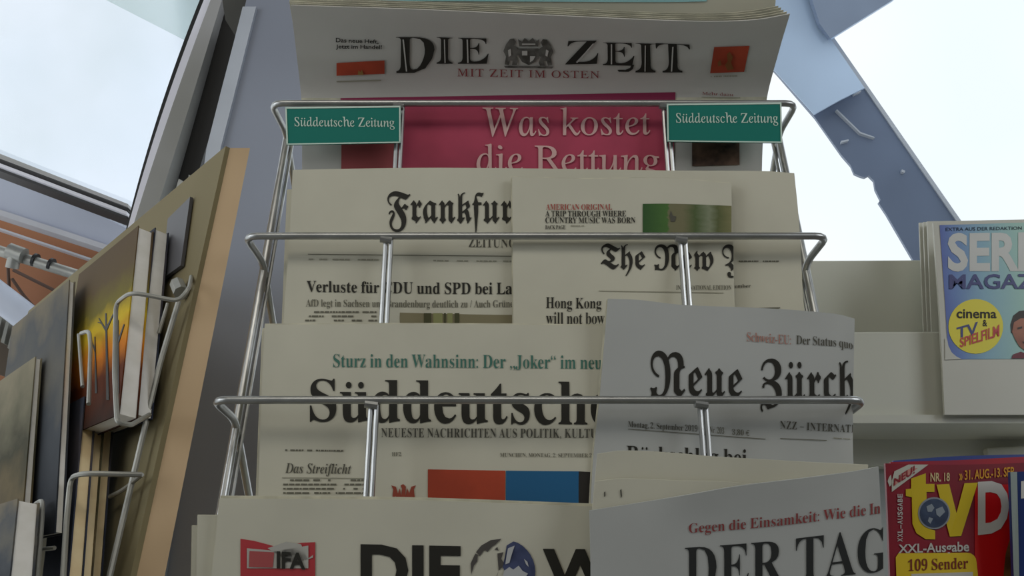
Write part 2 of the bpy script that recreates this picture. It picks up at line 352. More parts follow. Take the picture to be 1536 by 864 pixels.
def ribbon(name, rows, d0, d1, th, m, par):
    import numpy as np
    ys = [r_[0] for r_ in rows]; fa_ = np.polyfit(ys, [r_[1] for r_ in rows], 2); fb_ = np.polyfit(ys, [r_[2] for r_ in rows], 2)
    rows = [(y, float(np.polyval(fa_, y)), float(np.polyval(fb_, y))) for y in np.linspace(ys[0], ys[-1], 18)] if len(ys) > 5 else rows
    L = [P(x0, y, d0+(d1-d0)*i/(len(rows)-1)) for i, (y, x0, x1) in enumerate(rows)]
    R = [P(x1, y, d0+(d1-d0)*i/(len(rows)-1)) for i, (y, x0, x1) in enumerate(rows)]
    n = len(rows); k = Vector((0, th, 0)); V = L+R+[p+k for p in L]+[p+k for p in R]; Fc = []
    for i in range(n-1):
        Fc += [(i, n+i, n+i+1, i+1), (2*n+i, 2*n+i+1, 3*n+i+1, 3*n+i), (i, i+1, 2*n+i+1, 2*n+i), (n+i, 3*n+i, 3*n+i+1, n+i+1)]
    Fc += [(0, 2*n, 3*n, n), (n-1, 2*n-1, 4*n-1, 3*n-1)]
    return MB().add(V, Fc).build(name, m, par, smooth=True)
ribbon('gasket', [(-60, 322, 328), (0, 302, 308), (36, 288, 295), (104, 258, 265), (174, 235, 241), (243, 217, 222), (295, 201, 206), (345, 189, 193)], 1.5, 1.35, .03, black_rub, wd)
ribbon('frame_edge', [(-60, 328, 338), (0, 308, 317), (36, 294, 306), (104, 264, 277), (174, 240, 252), (243, 221, 233), (295, 205, 214), (347, 190, 197)], 1.49, 1.34, .03, lilac, wd)
ribbon('frame_bar', [(-60, 338, 352), (0, 316, 331), (36, 305, 322), (104, 276, 300), (174, 251, 279), (243, 232, 260), (295, 213, 241), (350, 196, 222)], 1.48, 1.33, .05, steel, wd)
ribbon('frame_seal', [(-60, 350, 400), (0, 330, 372), (36, 321, 360), (62, 314, 350), (104, 299, 343), (139, 290, 336), (174, 277, 328), (243, 258, 311), (300, 238, 290), (336, 226, 262)], 1.5, 1.38, .05, black_rub, wd)
#ribbon('steel_lip', [(10, 333, 338), (36, 327, 332), (62, 346, 349), (104, 340, 342), (139, 334, 336)], 1.47, 1.44, .01, steel, wd)
def strip(name, x0, y0, x1, y1, h0, h1, d, th, m, par=None):
    return MB().prism(pxs([(x0, y0), (x1, y1), (x1, y1+h1), (x0, y0+h0)], d), (0, th, 0)).build(name, m, par)
strip('bottom_bar', -60, 207, 192, 306, 8, 5, 1.55, .05, steel, wd)
strip('bottom_seal', -60, 215, 192, 311, 7, 6, 1.555, .05, black_rub, wd)
strip('bead', -60, 222, 190, 317, 5, 5, 1.545, .05, lilac, wd)
strip('lower_seal', -60, 227, 190, 322, 7, 6, 1.555, .05, black_rub, wd)
for l in ([(268, 268), (275, 272), (272, 292), (262, 296), (258, 300), (252, 296), (262, 288)], [(283, 262), (288, 264), (285, 285), (280, 283)], [(240, 322), (262, 336), (256, 340), (236, 328)]):
    MB().prism(pxs(l, 1.3), (0, .02, 0)).build('clamp', wire_dull, wd)
dc = MB().prism(pxs([(326, -60), (470, -60), (450, 30), (436, 34), (414, 28), (390, 24), (368, 26), (352, 52), (338, 30), (334, 4)], 1.25), (0, .3, .05)).build('canopy_edge', mat('dark_canopy', (86, 86, 80), .7, rgb2=(52, 52, 50), scale=6))
tag(dc, 'dark grey fabric canopy edge above the grey column, left of the top newspaper', 'canopy')
# under the skylight
sill = strip('trim_1', -80, 236, 200, 336, 52, 46, 1.75, .04, navy_grey); struct(sill)
struct(strip('trim_2', -80, 284, 200, 376, 4, 4, 1.76, .04, black_rub)); struct(strip('trim_3', -80, 288, 200, 380, 9, 8, 1.74, .04, white_trim))
orange = mat('orange_brown_panel', (176, 116, 74), .6, rgb2=(146, 92, 60), scale=1.5)
struct(MB().prism(pxs([(-90, 293), (200, 386), (200, 640), (-90, 560)], 1.95), (0, .05, 0)).build('ceiling_panel', orange))
struct(MB().prism(pxs([(-90, 540), (240, 600), (240, 690), (-90, 655)], 2.0), (0, .05, 0)).build('wall_panel', mat('mauve_brown_panel', (118, 88, 78), .7)))
struct(MB().prism(pxs([(-90, 645), (240, 680), (240, 1050), (-90, 1050)], 2.02), (0, .05, 0)).build('wall_lower_panel', mat('slate_panel', (84, 88, 98), .7)))
t = strip('trim_4', -80, 315, 190, 405, 3, 3, 1.88, .02, white_trim); struct(t)
cp = empty('ceiling_pipe', P(60, 396, 1.8), 'grey metal conduit pipe with a cross fitting under the orange-brown ceiling', 'pipe')
MB().tube([P(-60, 358, 1.8), P(150, 423, 1.8)], .0115).build('pipe', wire_dull, cp, True)
MB().tube([P(14, 376, 1.79), P(36, 384, 1.79)], .017).build('fitting', wire_dull, cp, True)
MB().tube([P(22, 384, 1.79), P(18, 402, 1.79)], .013).build('fitting', wire_dull, cp, True)
for x, y in ((52, 390), (76, 397)): MB().tube([P(x-1, y-.4, 1.8), P(x+3, y+.8, 1.8)], .0145).build('clip', black_rub, cp, True)
dark_cable = mat('brown_cable', (96, 72, 60), .6)
for pts in ([(12, 400), (14, 440), (30, 458), (75, 500), (110, 530)], [(20, 405), (60, 425), (135, 462)], [(18, 418), (40, 450), (95, 500)]):
    o = MB().tube([P(x, y, 1.86) for x, y in pts], .0035, 8, .05).build('cable', dark_cable, None, True)
    tag(o, {12: 'long brown cable curving down from the pipe fitting behind the pale tube', 20: 'thin brown cable running right from the pipe fitting, uppermost of three', 18: 'short thin brown cable slanting down between the two other cables'}[pts[0][0]], 'cable', 'cables hanging from the pipe')
lt = MB().tube([P(-60, 400, 1.7), P(74, 503, 1.7)], .027, 16).build('tube_lamp', mat('pale_blue_tube', (206, 214, 232), .4), None, True)
tag(lt, 'thick pale blue-white tube slanting in at the left edge below the pipes', 'tube lamp')
gr = empty('vent_grille', P(20, 520, 1.75), 'dark grille of slanting grey slats below the pale tube at the left edge', 'grille')
for i in range(13):
    x, y = -40+i*10, 434+i*9.0
    MB().prism(pxs([(x, y), (x+4, y+3), (x-4, y+36), (x-9, y+34)], 1.76), (0, .02, 0)).build('slat', mat('slat', (150, 150, 142), .6) if i == 0 else bpy.data.materials['slat'], gr)
MB().prism(pxs([(-50, 425), (90, 552), (70, 560), (40, 575), (-50, 545)], 1.80), (0, .02, 0)).build('backing', mat('grille_backing', (90, 78, 66), .8), gr)
vn = empty('parked_van', P(0, 690, 1.9), 'blurry pale blue-grey vehicle front seen low at the left edge behind the books', 'vehicle')
MB().prism(pxs([(-60, 690), (4, 686), (16, 694), (22, 712), (22, 745), (-60, 748)], 1.9), (0, .1, 0)).build('body', mat('pale_van_paint', (176, 192, 208), .4), vn)
MB().prism(pxs([(-60, 728), (22, 728), (23, 742), (-60, 744)], 1.89), (0, .02, 0)).build('bumper', mat('van_bumper', (64, 74, 98), .5), vn)
MB().prism(pxs([(-60, 644), (8, 646), (18, 654), (18, 660), (6, 668), (-60, 668)], 1.88), (0, .05, 0)).build('mirror', black_rub, vn)

# grey metal column between board and rack
col = empty('grey_column', P(400, 300, 1.05), 'blue-grey painted metal column behind the left side of the newspaper rack', 'column')
colm = mat('blue_grey_paint', (150, 158, 176), .5, metal=.05, rgb2=(140, 147, 164), scale=3)
def vd(y, d0=1.05, T=math.tan(PITCH)): return d0/(1-T*(432-y)/F)
tl = [(390, -80), (366, 14), (354, 62), (334, 139), (312, 226)]
L = [P(x, y, vd(y)) for x, y in tl]; low = L[-1].copy(); low.z = 0; rt = P(640, -80, vd(-80)); rb = rt.copy(); rb.z = 0
MB().prism(L+[low, rb, rt], (0, .05, 0)).build('panel', colm, col)
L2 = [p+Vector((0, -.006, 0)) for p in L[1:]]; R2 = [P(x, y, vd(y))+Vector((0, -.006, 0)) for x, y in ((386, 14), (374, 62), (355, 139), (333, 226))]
MB().prism(L2+[Vector((low.x, low.y-.006, 0)), Vector((R2[-1].x, low.y-.006, 0))]+R2[::-1], (0, .006, 0)).build('edge_strip', mat('column_edge_highlight', (196, 204, 218), .4, metal=.1), col)  # bevel highlight painted in as a paler strip along the column edge
col['kind'] = 'structure'; del col['category']; col.name = 'wall_column'

# ------------------------------------------------------------ wooden board with book pockets on its left face
def rail_d(y, k=1.0): return k/(1.3175+.000705*(y-155))
KB = 1.05
A0 = P(345, 222, rail_d(222, KB)); A1 = P(205, 864, rail_d(864, KB)); WD = (A1-A0).normalized()
ab = math.radians(47.9); DV = Vector((-math.cos(ab), math.sin(ab), 0)); NB = DV.cross(WD).normalized()
if NB.x > 0: NB = -NB
E0 = P(375, 222, rail_d(222, KB)); E1 = P(247, 864, rail_d(864, KB))
def down(a, d_): return a+d_*((a.z-.02)/-d_.z)
wood_e = mat('pale_wood_edge', (200, 172, 136), .55, rgb2=(186, 158, 120), scale=4, bump=.1); wood_f = mat('olive_board_face', (134, 124, 92), .85, rgb2=(122, 111, 80), scale=3, bump=.1)
bd = empty('display_board', A0, 'tall tan wooden board with a pale front edge, left of the newspaper rack', 'board')
WE = (E1-E0).normalized()
q = [A0, down(A0, WD), down(A0, WD)+DV*.62, A0+DV*.62]
MB().prism(q, NB*.004).build('board_face', wood_f, bd)
MB().add([A0, E0, down(E0, WE), down(A0, WD), A0+DV*.62-NB*.012, E0+DV*.62-NB*.012, down(E0, WE)+DV*.62-NB*.012, down(A0, WD)+DV*.62-NB*.012],
         [(0, 1, 2, 3), (7, 6, 5, 4), (0, 4, 5, 1), (1, 5, 6, 2), (2, 6, 7, 3), (3, 7, 4, 0)]).build('board_core', wood_e, bd)
def bp(px, py, h=0): return plane_pt(px, py, A0+NB*h, NB)
# small dark sign fixed on the board face
MB().prism([bp(290, 297, .005), bp(276, 400, .005), bp(248, 420, .005), bp(256, 330, .005)], NB*.003).build('dark_label', mat('slate_label', (84, 84, 90), .5), bd)
def book(top, bot, h0, th, wlen, cover_m, page_m, label, cat='book', group=None, name='book'):
    a = bp(*top, h0); b_ = bp(*bot, h0); e = empty(name, b_, label, cat, group)
    n = 10
    pg = MB(); pg.prism([a+NB*.001, b_+NB*.001, b_+DV*wlen+NB*.001, a+DV*wlen+NB*.001], NB*(th-.002)); pg.build('page_block', page_m, e)
    for off, nm in ((0, 'back_cover'), (th-.001, 'front_cover')):
        o = MB().prism([a-DV*.002-WD*.001, b_-DV*.002+WD*.001, b_+DV*wlen+WD*.001, a+DV*wlen-WD*.001], NB*.001)
        oo = mesh_obj(nm, [v+NB*off for v in o.V], o.F, cover_m, e)
        uvl = oo.data.uv_layers.new(name='print'); UVS = [(0, 1), (0, 0), (1, 0), (1, 1)]
        for lp in oo.data.loops: uvl.data[lp.index].uv = UVS[lp.vertex_index % 4]
    return e
pages = mat('book_pages', (246, 244, 240), .9, rgb2=(236, 234, 228), scale=60); cream_pages = mat('cream_book_pages', (250, 228, 184), .85, rgb2=(240, 214, 168), scale=60)
sunset = ramp_mat('sunset_cover', [(0, (52, 30, 20)), (.22, (96, 44, 18)), (.34, (206, 120, 24)), (.5, (206, 176, 40)), (.62, (120, 110, 50)), (.78, (100, 84, 60)), (1, (96, 80, 62))], 'y', .75, .14, 9, .12)
grey_cover = ramp_mat('grey_face_cover', [(0, (40, 44, 52)), (.35, (70, 74, 80)), (.55, (100, 98, 92)), (.8, (84, 86, 88)), (1, (120, 112, 96))], 'y', .75, .6, 4, .12)
olive_cover = ramp_mat('olive_cover', [(0, (52, 50, 44)), (.3, (104, 92, 66)), (.5, (66, 64, 48)), (.75, (112, 108, 88)), (1, (138, 130, 108))], 'y', .75, .7, 4, .12)
blue_cover = ramp_mat('dark_blue_cover', [(0, (44, 48, 62)), (.4, (62, 68, 84)), (.7, (88, 84, 90)), (1, (58, 62, 74))], 'y', .75, .5, 5, .12)
book((252, 352), (228, 628), .010, .013, .14, blue_cover, pages, 'white-paged paperback nearest the board, inner book of the upper wire pocket')
sbk = book((229, 350), (206, 628), .0235, .014, .16, sunset, pages, 'paperback with an orange sunset and bare trees on its cover, in the upper wire pocket')
m_ = MB()
for l in ([(158, 470), (160, 470), (164, 600), (160, 600)], [(160, 500), (148, 478), (149, 477), (161, 496)], [(160, 490), (170, 470), (171, 471), (161, 495)], [(142, 505), (143, 505), (146, 590), (143, 590)], [(143, 530), (137, 512), (138, 511), (144, 526)], [(176, 480), (178, 480), (179, 590), (176, 590)], [(177, 510), (186, 486), (187, 487), (178, 516)], [(152, 486), (147, 484), (147, 483), (153, 484)]):
    m_.prism([bp(x, y, .0377) for x, y in l], NB*.0003)
m_.build('tree_print', black_print, sbk)['kind'] = 'stuff'
book((172, 602), (150, 900), .012, .008, .07, blue_cover, cream_pages, 'cream-paged book in the lower wire pocket, inner one nearest the board')
book((158, 600), (136, 900), .0205, .008, .07, olive_cover, cream_pages, 'cream-paged book in the middle of the lower wire pocket')
book((144, 602), (122, 900), .029, .010, .055, blue_cover, cream_pages, 'cream-paged book with a dark blue cover, outermost in the lower wire pocket')
book((113, 588), (110, 630), .030, .016, .10, olive_cover, cream_pages, 'short cream-paged booklet peeping out left of the lower wire pocket', 'booklet')
book((112, 425), (95, 800), .047, .006, .20, grey_cover, pages, 'tall magazine with grey-blue faces on its cover, left of the sunset book', 'magazine')
book((62, 540), (40, 860), .056, .006, .22, olive_cover, pages, 'leftmost magazine with olive brown cover, leaning back in the far column', 'magazine')
book((58, 757), (48, 900), .064, .014, .12, grey_cover, pages, 'small grey-paged booklet low at the far left in its wire', 'booklet')
pk = empty('book_pocket_rack', bp(268, 452, .01), 'dull grey wire rack of book pockets hooked on the left face of the wooden board', 'wire rack')
HF = .048
def wt(pts, r=.0016, name='wire'):
    r *= .78
    return MB().tube([bp(x, y, h) for x, y, h in pts], r, 8, .01).build(name, wire_dull, pk, True)
wt([(287, 415, .004), (284, 432, .012), (268, 452, .016), (196, 438, HF), (174, 455, HF), (172, 560, HF), (176, 634, HF), (196, 638, HF-.01), (224, 622, .016)], .0022, 'pocket_loop')
wt([(268, 452, .012), (240, 545, .012), (220, 630, .012), (165, 862, .012), (150, 930, .012)], .0028, 'upright')
wt([(252, 455, .012), (238, 500, .012)], .002, 'upright')
wt([(213, 712, .014), (125, 710, HF), (106, 716, HF), (100, 780, HF), (94, 880, HF)], .0024, 'pocket_loop')
wt([(213, 712, .012), (185, 735, .012), (165, 745, .012)], .002, 'brace')
wt([(122, 500, HF), (134, 496, HF), (136, 520, HF), (133, 606, HF)], .0022, 'pocket_loop')
wt([(118, 502, HF), (124, 580, HF)], .0018)
wt([(54, 756, .06), (64, 750, .06), (62, 790, .06), (54, 880, .06)], .0022, 'pocket_loop')
wt([(40, 826, .06), (82, 822, .05)], .0018)
MB().tube([bp(266, 426, .01), bp(272, 440, .01)], .006, 8).build('clamp', wire_dull, pk, True)

# ------------------------------------------------------------ newspaper rack
XL, XR = -.2105, .2485
RY = [(155, .757), (354, .683), (600, .611), (913, .538)]
rack = empty('newspaper_rack', Vector((.02, .60, 0)), 'tall chromed wire newspaper rack with stepped baskets and green header signs', 'rack')
def RP(k, x=0.0):
    y, d = RY[k]; p = P(768, y, d); return Vector((x, p.y, p.z))
back = Vector((0, .046, 0))
f0 = RP(0)+back; f3 = RP(3)+back; slope = (f3-f0).normalized(); base_pt = f3+slope*(f3.z/-slope.z)
for x in (XL+.004, XR-.004):
    s = -1 if x < 0 else 1
    topp = Vector((x, f0.y, f0.z))
    MB().tube([topp+Vector((0, 0, .0)), Vector((x, base_pt.y, .004))], .0034, 12).build('side_frame', wire, rack, True)
    MB().tube([topp+Vector((-s*.0045, .004, 0)), Vector((x-s*.0045, f3.y+.004, f3.z))], .0016, 8).build('inner_wire', wire, rack, True)
for k in range(4):
    p = RP(k)
    MB().tube([Vector((XL+.012, p.y+.085, p.z-.075)), Vector((XL+.004, p.y+.040, p.z-.006)), Vector((XL, p.y, p.z)), Vector((XR, p.y, p.z)), Vector((XR-.004, p.y+.040, p.z-.006)), Vector((XR-.012, p.y+.085, p.z-.075))], .0029, 12, .010).build('front_rail', wire, rack, True)
    for x in (-.0975, .1345):
        for dx in (-.0021, .0021):
            MB().tube([Vector((x+dx, p.y+.002, p.z-.002)), Vector((x+dx, p.y+.002, p.z-.178)), Vector((x+dx, p.y+.055, p.z-.182))], .0019, 8).build('divider_wire', wire, rack, True)
        MB().tube([Vector((x-.006, p.y-.001, p.z-.003)), Vector((x+.003, p.y, p.z-.004))], .0028, 8).build('weld', wire, rack, True)
    MB().tube([Vector((XL+.04, p.y+.057, p.z-.184)), Vector((XR-.04, p.y+.057, p.z-.184))], .0022, 8).build('basket_floor_wire', wire, rack, True)
    MB().tube([Vector((XL+.04, p.y+.004, p.z-.18)), Vector((XR-.04, p.y+.004, p.z-.18))], .0022, 8).build('basket_floor_wire', wire, rack, True)
MB().tube([Vector((XL+.004, base_pt.y, .006)), Vector((XR-.004, base_pt.y, .006))], .004).build('foot_bar', wire, rack, True)
for x in (XL+.004, XR-.004): MB().tube([Vector((x, base_pt.y+.22, .006)), Vector((x, base_pt.y-.12, .006))], .004).build('foot', wire, rack, True)
def sign(q, tq):
    d = .750
    sh = Sheet([[P(q[0], q[1], d), P(q[2], q[3], d)], [P(q[6], q[7], d-.012), P(q[4], q[5], d-.012)]])
    s = sh.build('sign_plate', green_sign, rack, .0015, 8, 4)
    x0, y0, x1, y1, x2, y2, x3, y3 = q
    polys(sh, s, [[(x0, y0), (x0+2.2, y0), (x3+2.2, y3), (x3, y3)], [(x1-2.2, y1), (x1, y1), (x2, y2), (x2-2.2, y2)], [(x0, y0-1), (x1, y1-1), (x1, y1+1.5), (x0, y0+1.5)], [(x3, y3-1.2), (x2, y2-1.2), (x2, y2+.6), (x3, y3+.6)]], sign_white, 'sign_border')
    text(sh, s, 'Süddeutsche Zeitung', 'sl', tq, sign_white, 'sign_lettering')
    return s
s1 = sign((428, 162, 601, 160, 601, 214, 430, 217), (442, 175, 194, 592, 176, 195)); s1['label'] = 'green sign plate at the left end of the top rail'
s2 = sign((1000, 157, 1172, 155, 1173, 214, 1001, 212), (1014, 169, 189, 1167, 169, 189)); s2['label'] = 'green sign plate at the right end of the top rail'

# ------------------------------------------------------------ newspapers
def rowd(yr, dr, T=.23):
    return lambda y: dr*(1-T*(432-yr)/F)/(1-T*(432-y)/F)
NU, NV = 40, 28
def paper(label, rows, m, inner=2, name='newspaper', group=None, th=.0012, ripple=.0006, step=.0016):
    sh = Sheet(rows); base = (rows[-1][0]+rows[-1][-1])/2
    e = empty(name, base, label, 'newspaper', group)
    sh.build('front_page', m, e, th, NU, NV)
    for i in range(inner):
        k = sh.shift(th+.0006+step*i, du=random.uniform(-.0012, .0012), dv=random.uniform(-.001, .0016)); k.build('inner_pages', newsprint_edge, e, step*.6, 20, 12)
    return sh, e
def R_(f, pts, dd=0): return [P(x, y, f(y)+dd) for x, y in pts]
# top row
f1 = rowd(157, .772)
zr = [[P(436, 8, .722), P(620, 14, .722), P(800, 22, .724), P(1040, 32, .725), P(1131, 30, .722), P(1185, 21, .716)],
      [P(445, 84, .750), P(800, 88, .752), P(1166, 86, .746)],
      R_(f1, [(452, 150), (800, 150), (1150, 150)]),
      R_(f1, [(453, 250), (800, 250), (1143, 250)]),
      R_(f1, [(451, 455), (800, 455), (1143, 455)])]
NU, NV = 60, 64
ze, zp = paper('topmost newspaper with a crest between tall capitals and a crimson cover block', zr, newsprint_white, 0)
for i, (dy, dd, dx) in enumerate(((-5, .003, -3), (-10, .007, -6), (-16, .011, -8), (-21, .015, -10))):
    Sheet([[p+UP*(-dy*.00055)+FW*dd+RT*(dx*.0005) for p in zr[0]], [p+FW*(dd*.8) for p in zr[1]], [p+FW*(dd*.6) for p in zr[2]], [p+FW*(dd*.6) for p in zr[3]]]).build('inner_pages', newsprint_edge, zp, .0008, 24, 10)
z2 = [[p+FW*(.022-.010*(j > 1))+(UP*.032 if j == 0 else UP*0)+RT*(-.004 if j == 0 else 0) for p in r] for j, r in enumerate(zr)]
ze2, zp2 = paper('second newspaper behind the top one, only its pale blue and cream top edge showing', z2, newsprint, 2, name='newspaper')
block(ze2, zp2, (545, -16, 2, 1060, -16, 2), mat('pale_blue_strip', (176, 232, 236), .8), 'blue_strip')
OFF = .0009
text(ze, zp, 'Das neue Heft,', 'sm', (504, 56, 64, 568, 59, 66), ink, 'teaser_line'); text(ze, zp, 'Jetzt im Handel!', 'sm', (504, 66, 74, 573, 67, 75), ink, 'teaser_line')
o = block(ze, zp, (505, 94, 113, 577, 90, 110), orange_print, 'red_picture')
polys(ze, zp, [[(537, 111), (538, 104), (541, 107), (543, 103), (546, 111)]], mat('tan_print', (160, 120, 60)), 'picture_detail', .0018)
poly(ze, zp, [(505, 121), (572, 119), (572, 121), (505, 123)], ink_faint, 'rule')
for s, q in (('D', (594, 55, 109, 652, 55, 108)), ('I', (655, 55, 95, 679, 56, 95)), ('E', (687, 56, 95, 733, 57, 95)), ('Z', (848, 61, 96, 897, 60, 95)), ('E', (904, 63, 97, 951, 64, 98)), ('I', (953, 64, 108, 983, 65, 108)), ('T', (983, 64, 108, 1034, 66, 108))):
    text(ze, zp, s, 'sr', q, ink, 'masthead_letter')
wht = newsprint_white
polys(ze, zp, [[(604, 58), (606, 58), (611, 106), (609, 106)], [(666, 58), (667.5, 58), (668.5, 93), (667, 93)], [(700, 58), (702, 58), (703, 93), (701, 93)],
               [(889, 64), (891, 64), (866, 93), (864, 93)], [(916, 65), (918, 65), (918, 95), (916, 95)], [(967, 67), (968.5, 67), (968, 106), (966.5, 106)], [(1008, 69), (1010, 69), (1008, 106), (1006, 106)]], wht, 'letter_inline', .0016)['kind'] = 'stuff'
polys(ze, zp, [[(951, 97), (949, 103), (943, 107), (928, 107), (926, 104), (938, 104), (945, 101), (947, 96)]], ink, 'letter_tail')
# crest: shield, crown and two lions
cr_m = mat('crest_ink', (120, 118, 112), .8, rgb2=(74, 72, 66), scale=120)
lion = [(757, 96), (759, 84), (755, 76), (759, 66), (765, 58), (771, 57), (774, 62), (771, 68), (777, 72), (779, 80), (774, 84), (777, 92), (775, 97), (768, 97), (769, 90), (765, 90), (763, 97)]
polys(ze, zp, [lion, [(1585-x, y+1) for x, y in lion], [(778, 72), (808, 72), (808, 84), (803, 92), (793, 97), (783, 92), (778, 84)], [(779, 69), (777, 58), (783, 62), (787, 56), (793, 61), (799, 56), (803, 62), (809, 58), (807, 69)], [(756, 98), (830, 99), (828, 102), (758, 101)]], cr_m, 'crest')
polys(ze, zp, [[(783, 75), (791, 75), (791, 82), (783, 82)], [(795, 83), (803, 83), (800, 89), (795, 92)], [(762, 74), (766, 72), (767, 82), (763, 84)], [(819, 73), (823, 75), (821, 84), (818, 82)], [(783, 64), (803, 64), (803, 66), (783, 66)]], wht, 'crest_detail', .0016)
text(ze, zp, 'MIT ZEIT IM OSTEN', 'sl', (686, 102, 114, 899, 106, 117), wine_ink, 'motto', track=.06)
o = poly(ze, zp, [(1071, 70), (1124, 68), (1116, 107), (1065, 109)], orange_print, 'red_picture')
polys(ze, zp, [[(1090, 80), (1094, 76), (1099, 84), (1096, 92), (1100, 102), (1091, 104), (1087, 96), (1091, 90)], [(1076, 92), (1080, 88), (1082, 96), (1077, 98)]], mat('dark_orange_print', (140, 84, 36)), 'picture_detail', .0018)
smallprint(ze, zp, (1066, 113, 118, 1106, 112, 117), ink_faint, 1, 'caption')
text(ze, zp, 'Mehr dazu', 'sl', (1053, 137, 142, 1100, 139, 144), wine_ink, 'caption')
poly(ze, zp, [(1052, 145), (1110, 146), (1110, 147), (1052, 146)], ink_faint, 'rule')
block(ze, zp, (511, 147, 160, 1013, 138, 160), crimson_dark, 'crimson_bar'); block(ze, zp, (512, 160, 300, 603, 160, 300), crimson_pale, 'crimson_block'); block(ze, zp, (603, 160, 300, 1012, 160, 300), crimson, 'crimson_block')
text(ze, zp, 'Was kostet', 'sl', (724, 160, 207, 975, 164, 204), pale_letter, 'headline', off=.0022)
text(ze, zp, 'die Rettung', 'sl', (715, 217, 272, 990, 221, 272), pale_letter, 'headline', off=.0022)
block(ze, zp, (1038, 196, 250, 1109, 196, 248), brown_print, 'photo_print')
NU, NV = 40, 28
OFF = .0005
# second row: FAZ, copy behind, NYT in front
f2 = rowd(354, .698)
fr_ = [R_(f2, [(439, 255), (620, 252), (800, 253), (1000, 256), (1150, 257), (1191, 260)]), R_(f2, [(434, 355), (800, 355), (1199, 345)]), R_(f2, [(425, 485), (800, 487), (1206, 470)]), R_(f2, [(414, 700), (800, 700), (1226, 700)])]
fa, fp = paper('second-row newspaper with black-letter masthead and a bold election headline, left side', fr_, newsprint, 2)
fb = [R_(f2, [(431, 284), (800, 282), (1194, 290)], .007), R_(f2, [(427, 385), (800, 385), (1201, 380)], .007), R_(f2, [(417, 650), (800, 650), (1216, 640)], .007)]
paper('newspaper behind the black-letter one, only a sliver of its left edge showing', fb, newsprint, 1)
text(fa, fp, 'Frankfurter', 'fr', (581, 287, 349, 824, 289, 349), ink, 'masthead'); text(fa, fp, 'ZEITUNG', 'sr', (703, 357, 371, 774, 358, 372), ink_mid, 'masthead_line')
poly(fa, fp, [(462, 381), (768, 384), (768, 385), (462, 382)], ink_soft, 'rule')
smallprint(fa, fp, (463, 388, 393, 568, 389, 394), ink_faint, 1, 'date_line'); smallprint(fa, fp, (650, 390, 395, 768, 391, 396), ink_faint, 1, 'date_line')
text(fa, fp, 'Verluste für CDU und SPD bei Landtagswahlen', 'sb', (460, 421, 443, 893, 421, 444), ink, 'headline')
text(fa, fp, 'AfD legt in Sachsen und Brandenburg deutlich zu / Auch Grüne steigern', 'sr', (459, 449, 463, 812, 449, 463), ink_soft, 'subheading')
smallprint(fa, fp, (458, 467, 510, 566, 467, 510), ink_soft, 7)
block(fa, fp, (600, 469, 520, 1000, 469, 520), mat('olive_print', (142, 134, 104), .8), 'photo_print')
polys(fa, fp, [[(636, 470), (647, 470), (647, 510), (636, 510)], [(666, 470), (669, 470), (669, 510), (666, 510)], [(682, 470), (689, 470), (689, 510), (682, 510)]], mat('dark_olive_print', (76, 76, 44)), 'photo_detail', .0009)
polys(fa, fp, [[(650, 470), (664, 470), (664, 510), (650, 510)], [(671, 470), (679, 470), (679, 510), (671, 510)]], mat('moss_print', (150, 152, 100)), 'photo_detail', .0009)
smallprint(fa, fp, (1108, 391, 396, 1168, 391, 396), ink_soft, 1, 'date_line'); text(fa, fp, 'September', 'sr', (1085, 427, 434, 1126, 426, 433), ink_mid, 'date_line')
poly(fa, fp, [(1100, 463), (1170, 461), (1170, 462.5), (1100, 464)], ink_soft, 'rule')
f2n = rowd(354, .6905)
nr = [R_(f2n, [(768, 265), (880, 268), (1000, 267), (1097, 275)]), R_(f2n, [(769, 360), (900, 360), (1099, 360)]), R_(f2n, [(770, 487), (900, 492), (1103, 487)]), R_(f2n, [(770, 600), (900, 600), (1106, 600)])]
ny, np_ = paper('folded newspaper with English black-letter masthead and a small green landscape photo', nr, newsprint, 1, step=.0012)
text(ny, np_, 'AMERICAN ORIGINAL', 'sr', (819, 306, 315, 918, 306, 315), red_ink, 'teaser_line'); text(ny, np_, 'A TRIP THROUGH WHERE', 'sb', (818, 316, 325, 939, 316, 325), ink, 'teaser_line'); text(ny, np_, 'COUNTRY MUSIC WAS BORN', 'sb', (818, 326, 335, 953, 326, 335), ink, 'teaser_line')
text(ny, np_, 'BACK PAGE', 'sb', (818, 338, 344, 848, 338, 344), ink, 'teaser_line'); smallprint(ny, np_, (856, 338, 343, 876, 338, 343), ink_faint, 1, 'teaser_line')
gph = ramp_mat('landscape_photo', [(0, (44, 84, 36)), (.28, (72, 112, 48)), (.3, (118, 116, 84)), (.45, (120, 116, 84)), (.6, (78, 96, 52)), (.75, (132, 140, 112)), (.85, (90, 98, 56)), (1, (128, 126, 84))], 'x', .7, .12, 6)
block(ny, np_, (964, 306, 350, 1097, 309, 350), gph, 'photo_print')
polys(ny, np_, [[(1004, 324), (1006, 316), (1009, 324), (1014, 325), (1012, 333), (1006, 333)]], ink_mid, 'photo_detail', .0009)
text(ny, np_, 'The New York', 'fr', (901, 365, 414, 1100, 366, 417), ink, 'masthead', clip=(1100-901)/277)
text(ny, np_, 'INTERNATIONAL EDITION', 'sr', (1014, 428, 435, 1097, 428, 435), ink_soft, 'masthead_line'); poly(ny, np_, [(898, 436), (1085, 439), (1085, 440), (898, 437)], ink_faint, 'rule')
text(ny, np_, 'Hong Kong', 'sr', (819, 446, 467, 902, 447, 467), ink, 'headline'); text(ny, np_, 'will not bow', 'sr', (819, 468, 486, 907, 468, 486), ink, 'headline'); text(ny, np_, 'to Beijing', 'sr', (819, 489, 510, 890, 489, 510), ink, 'headline')
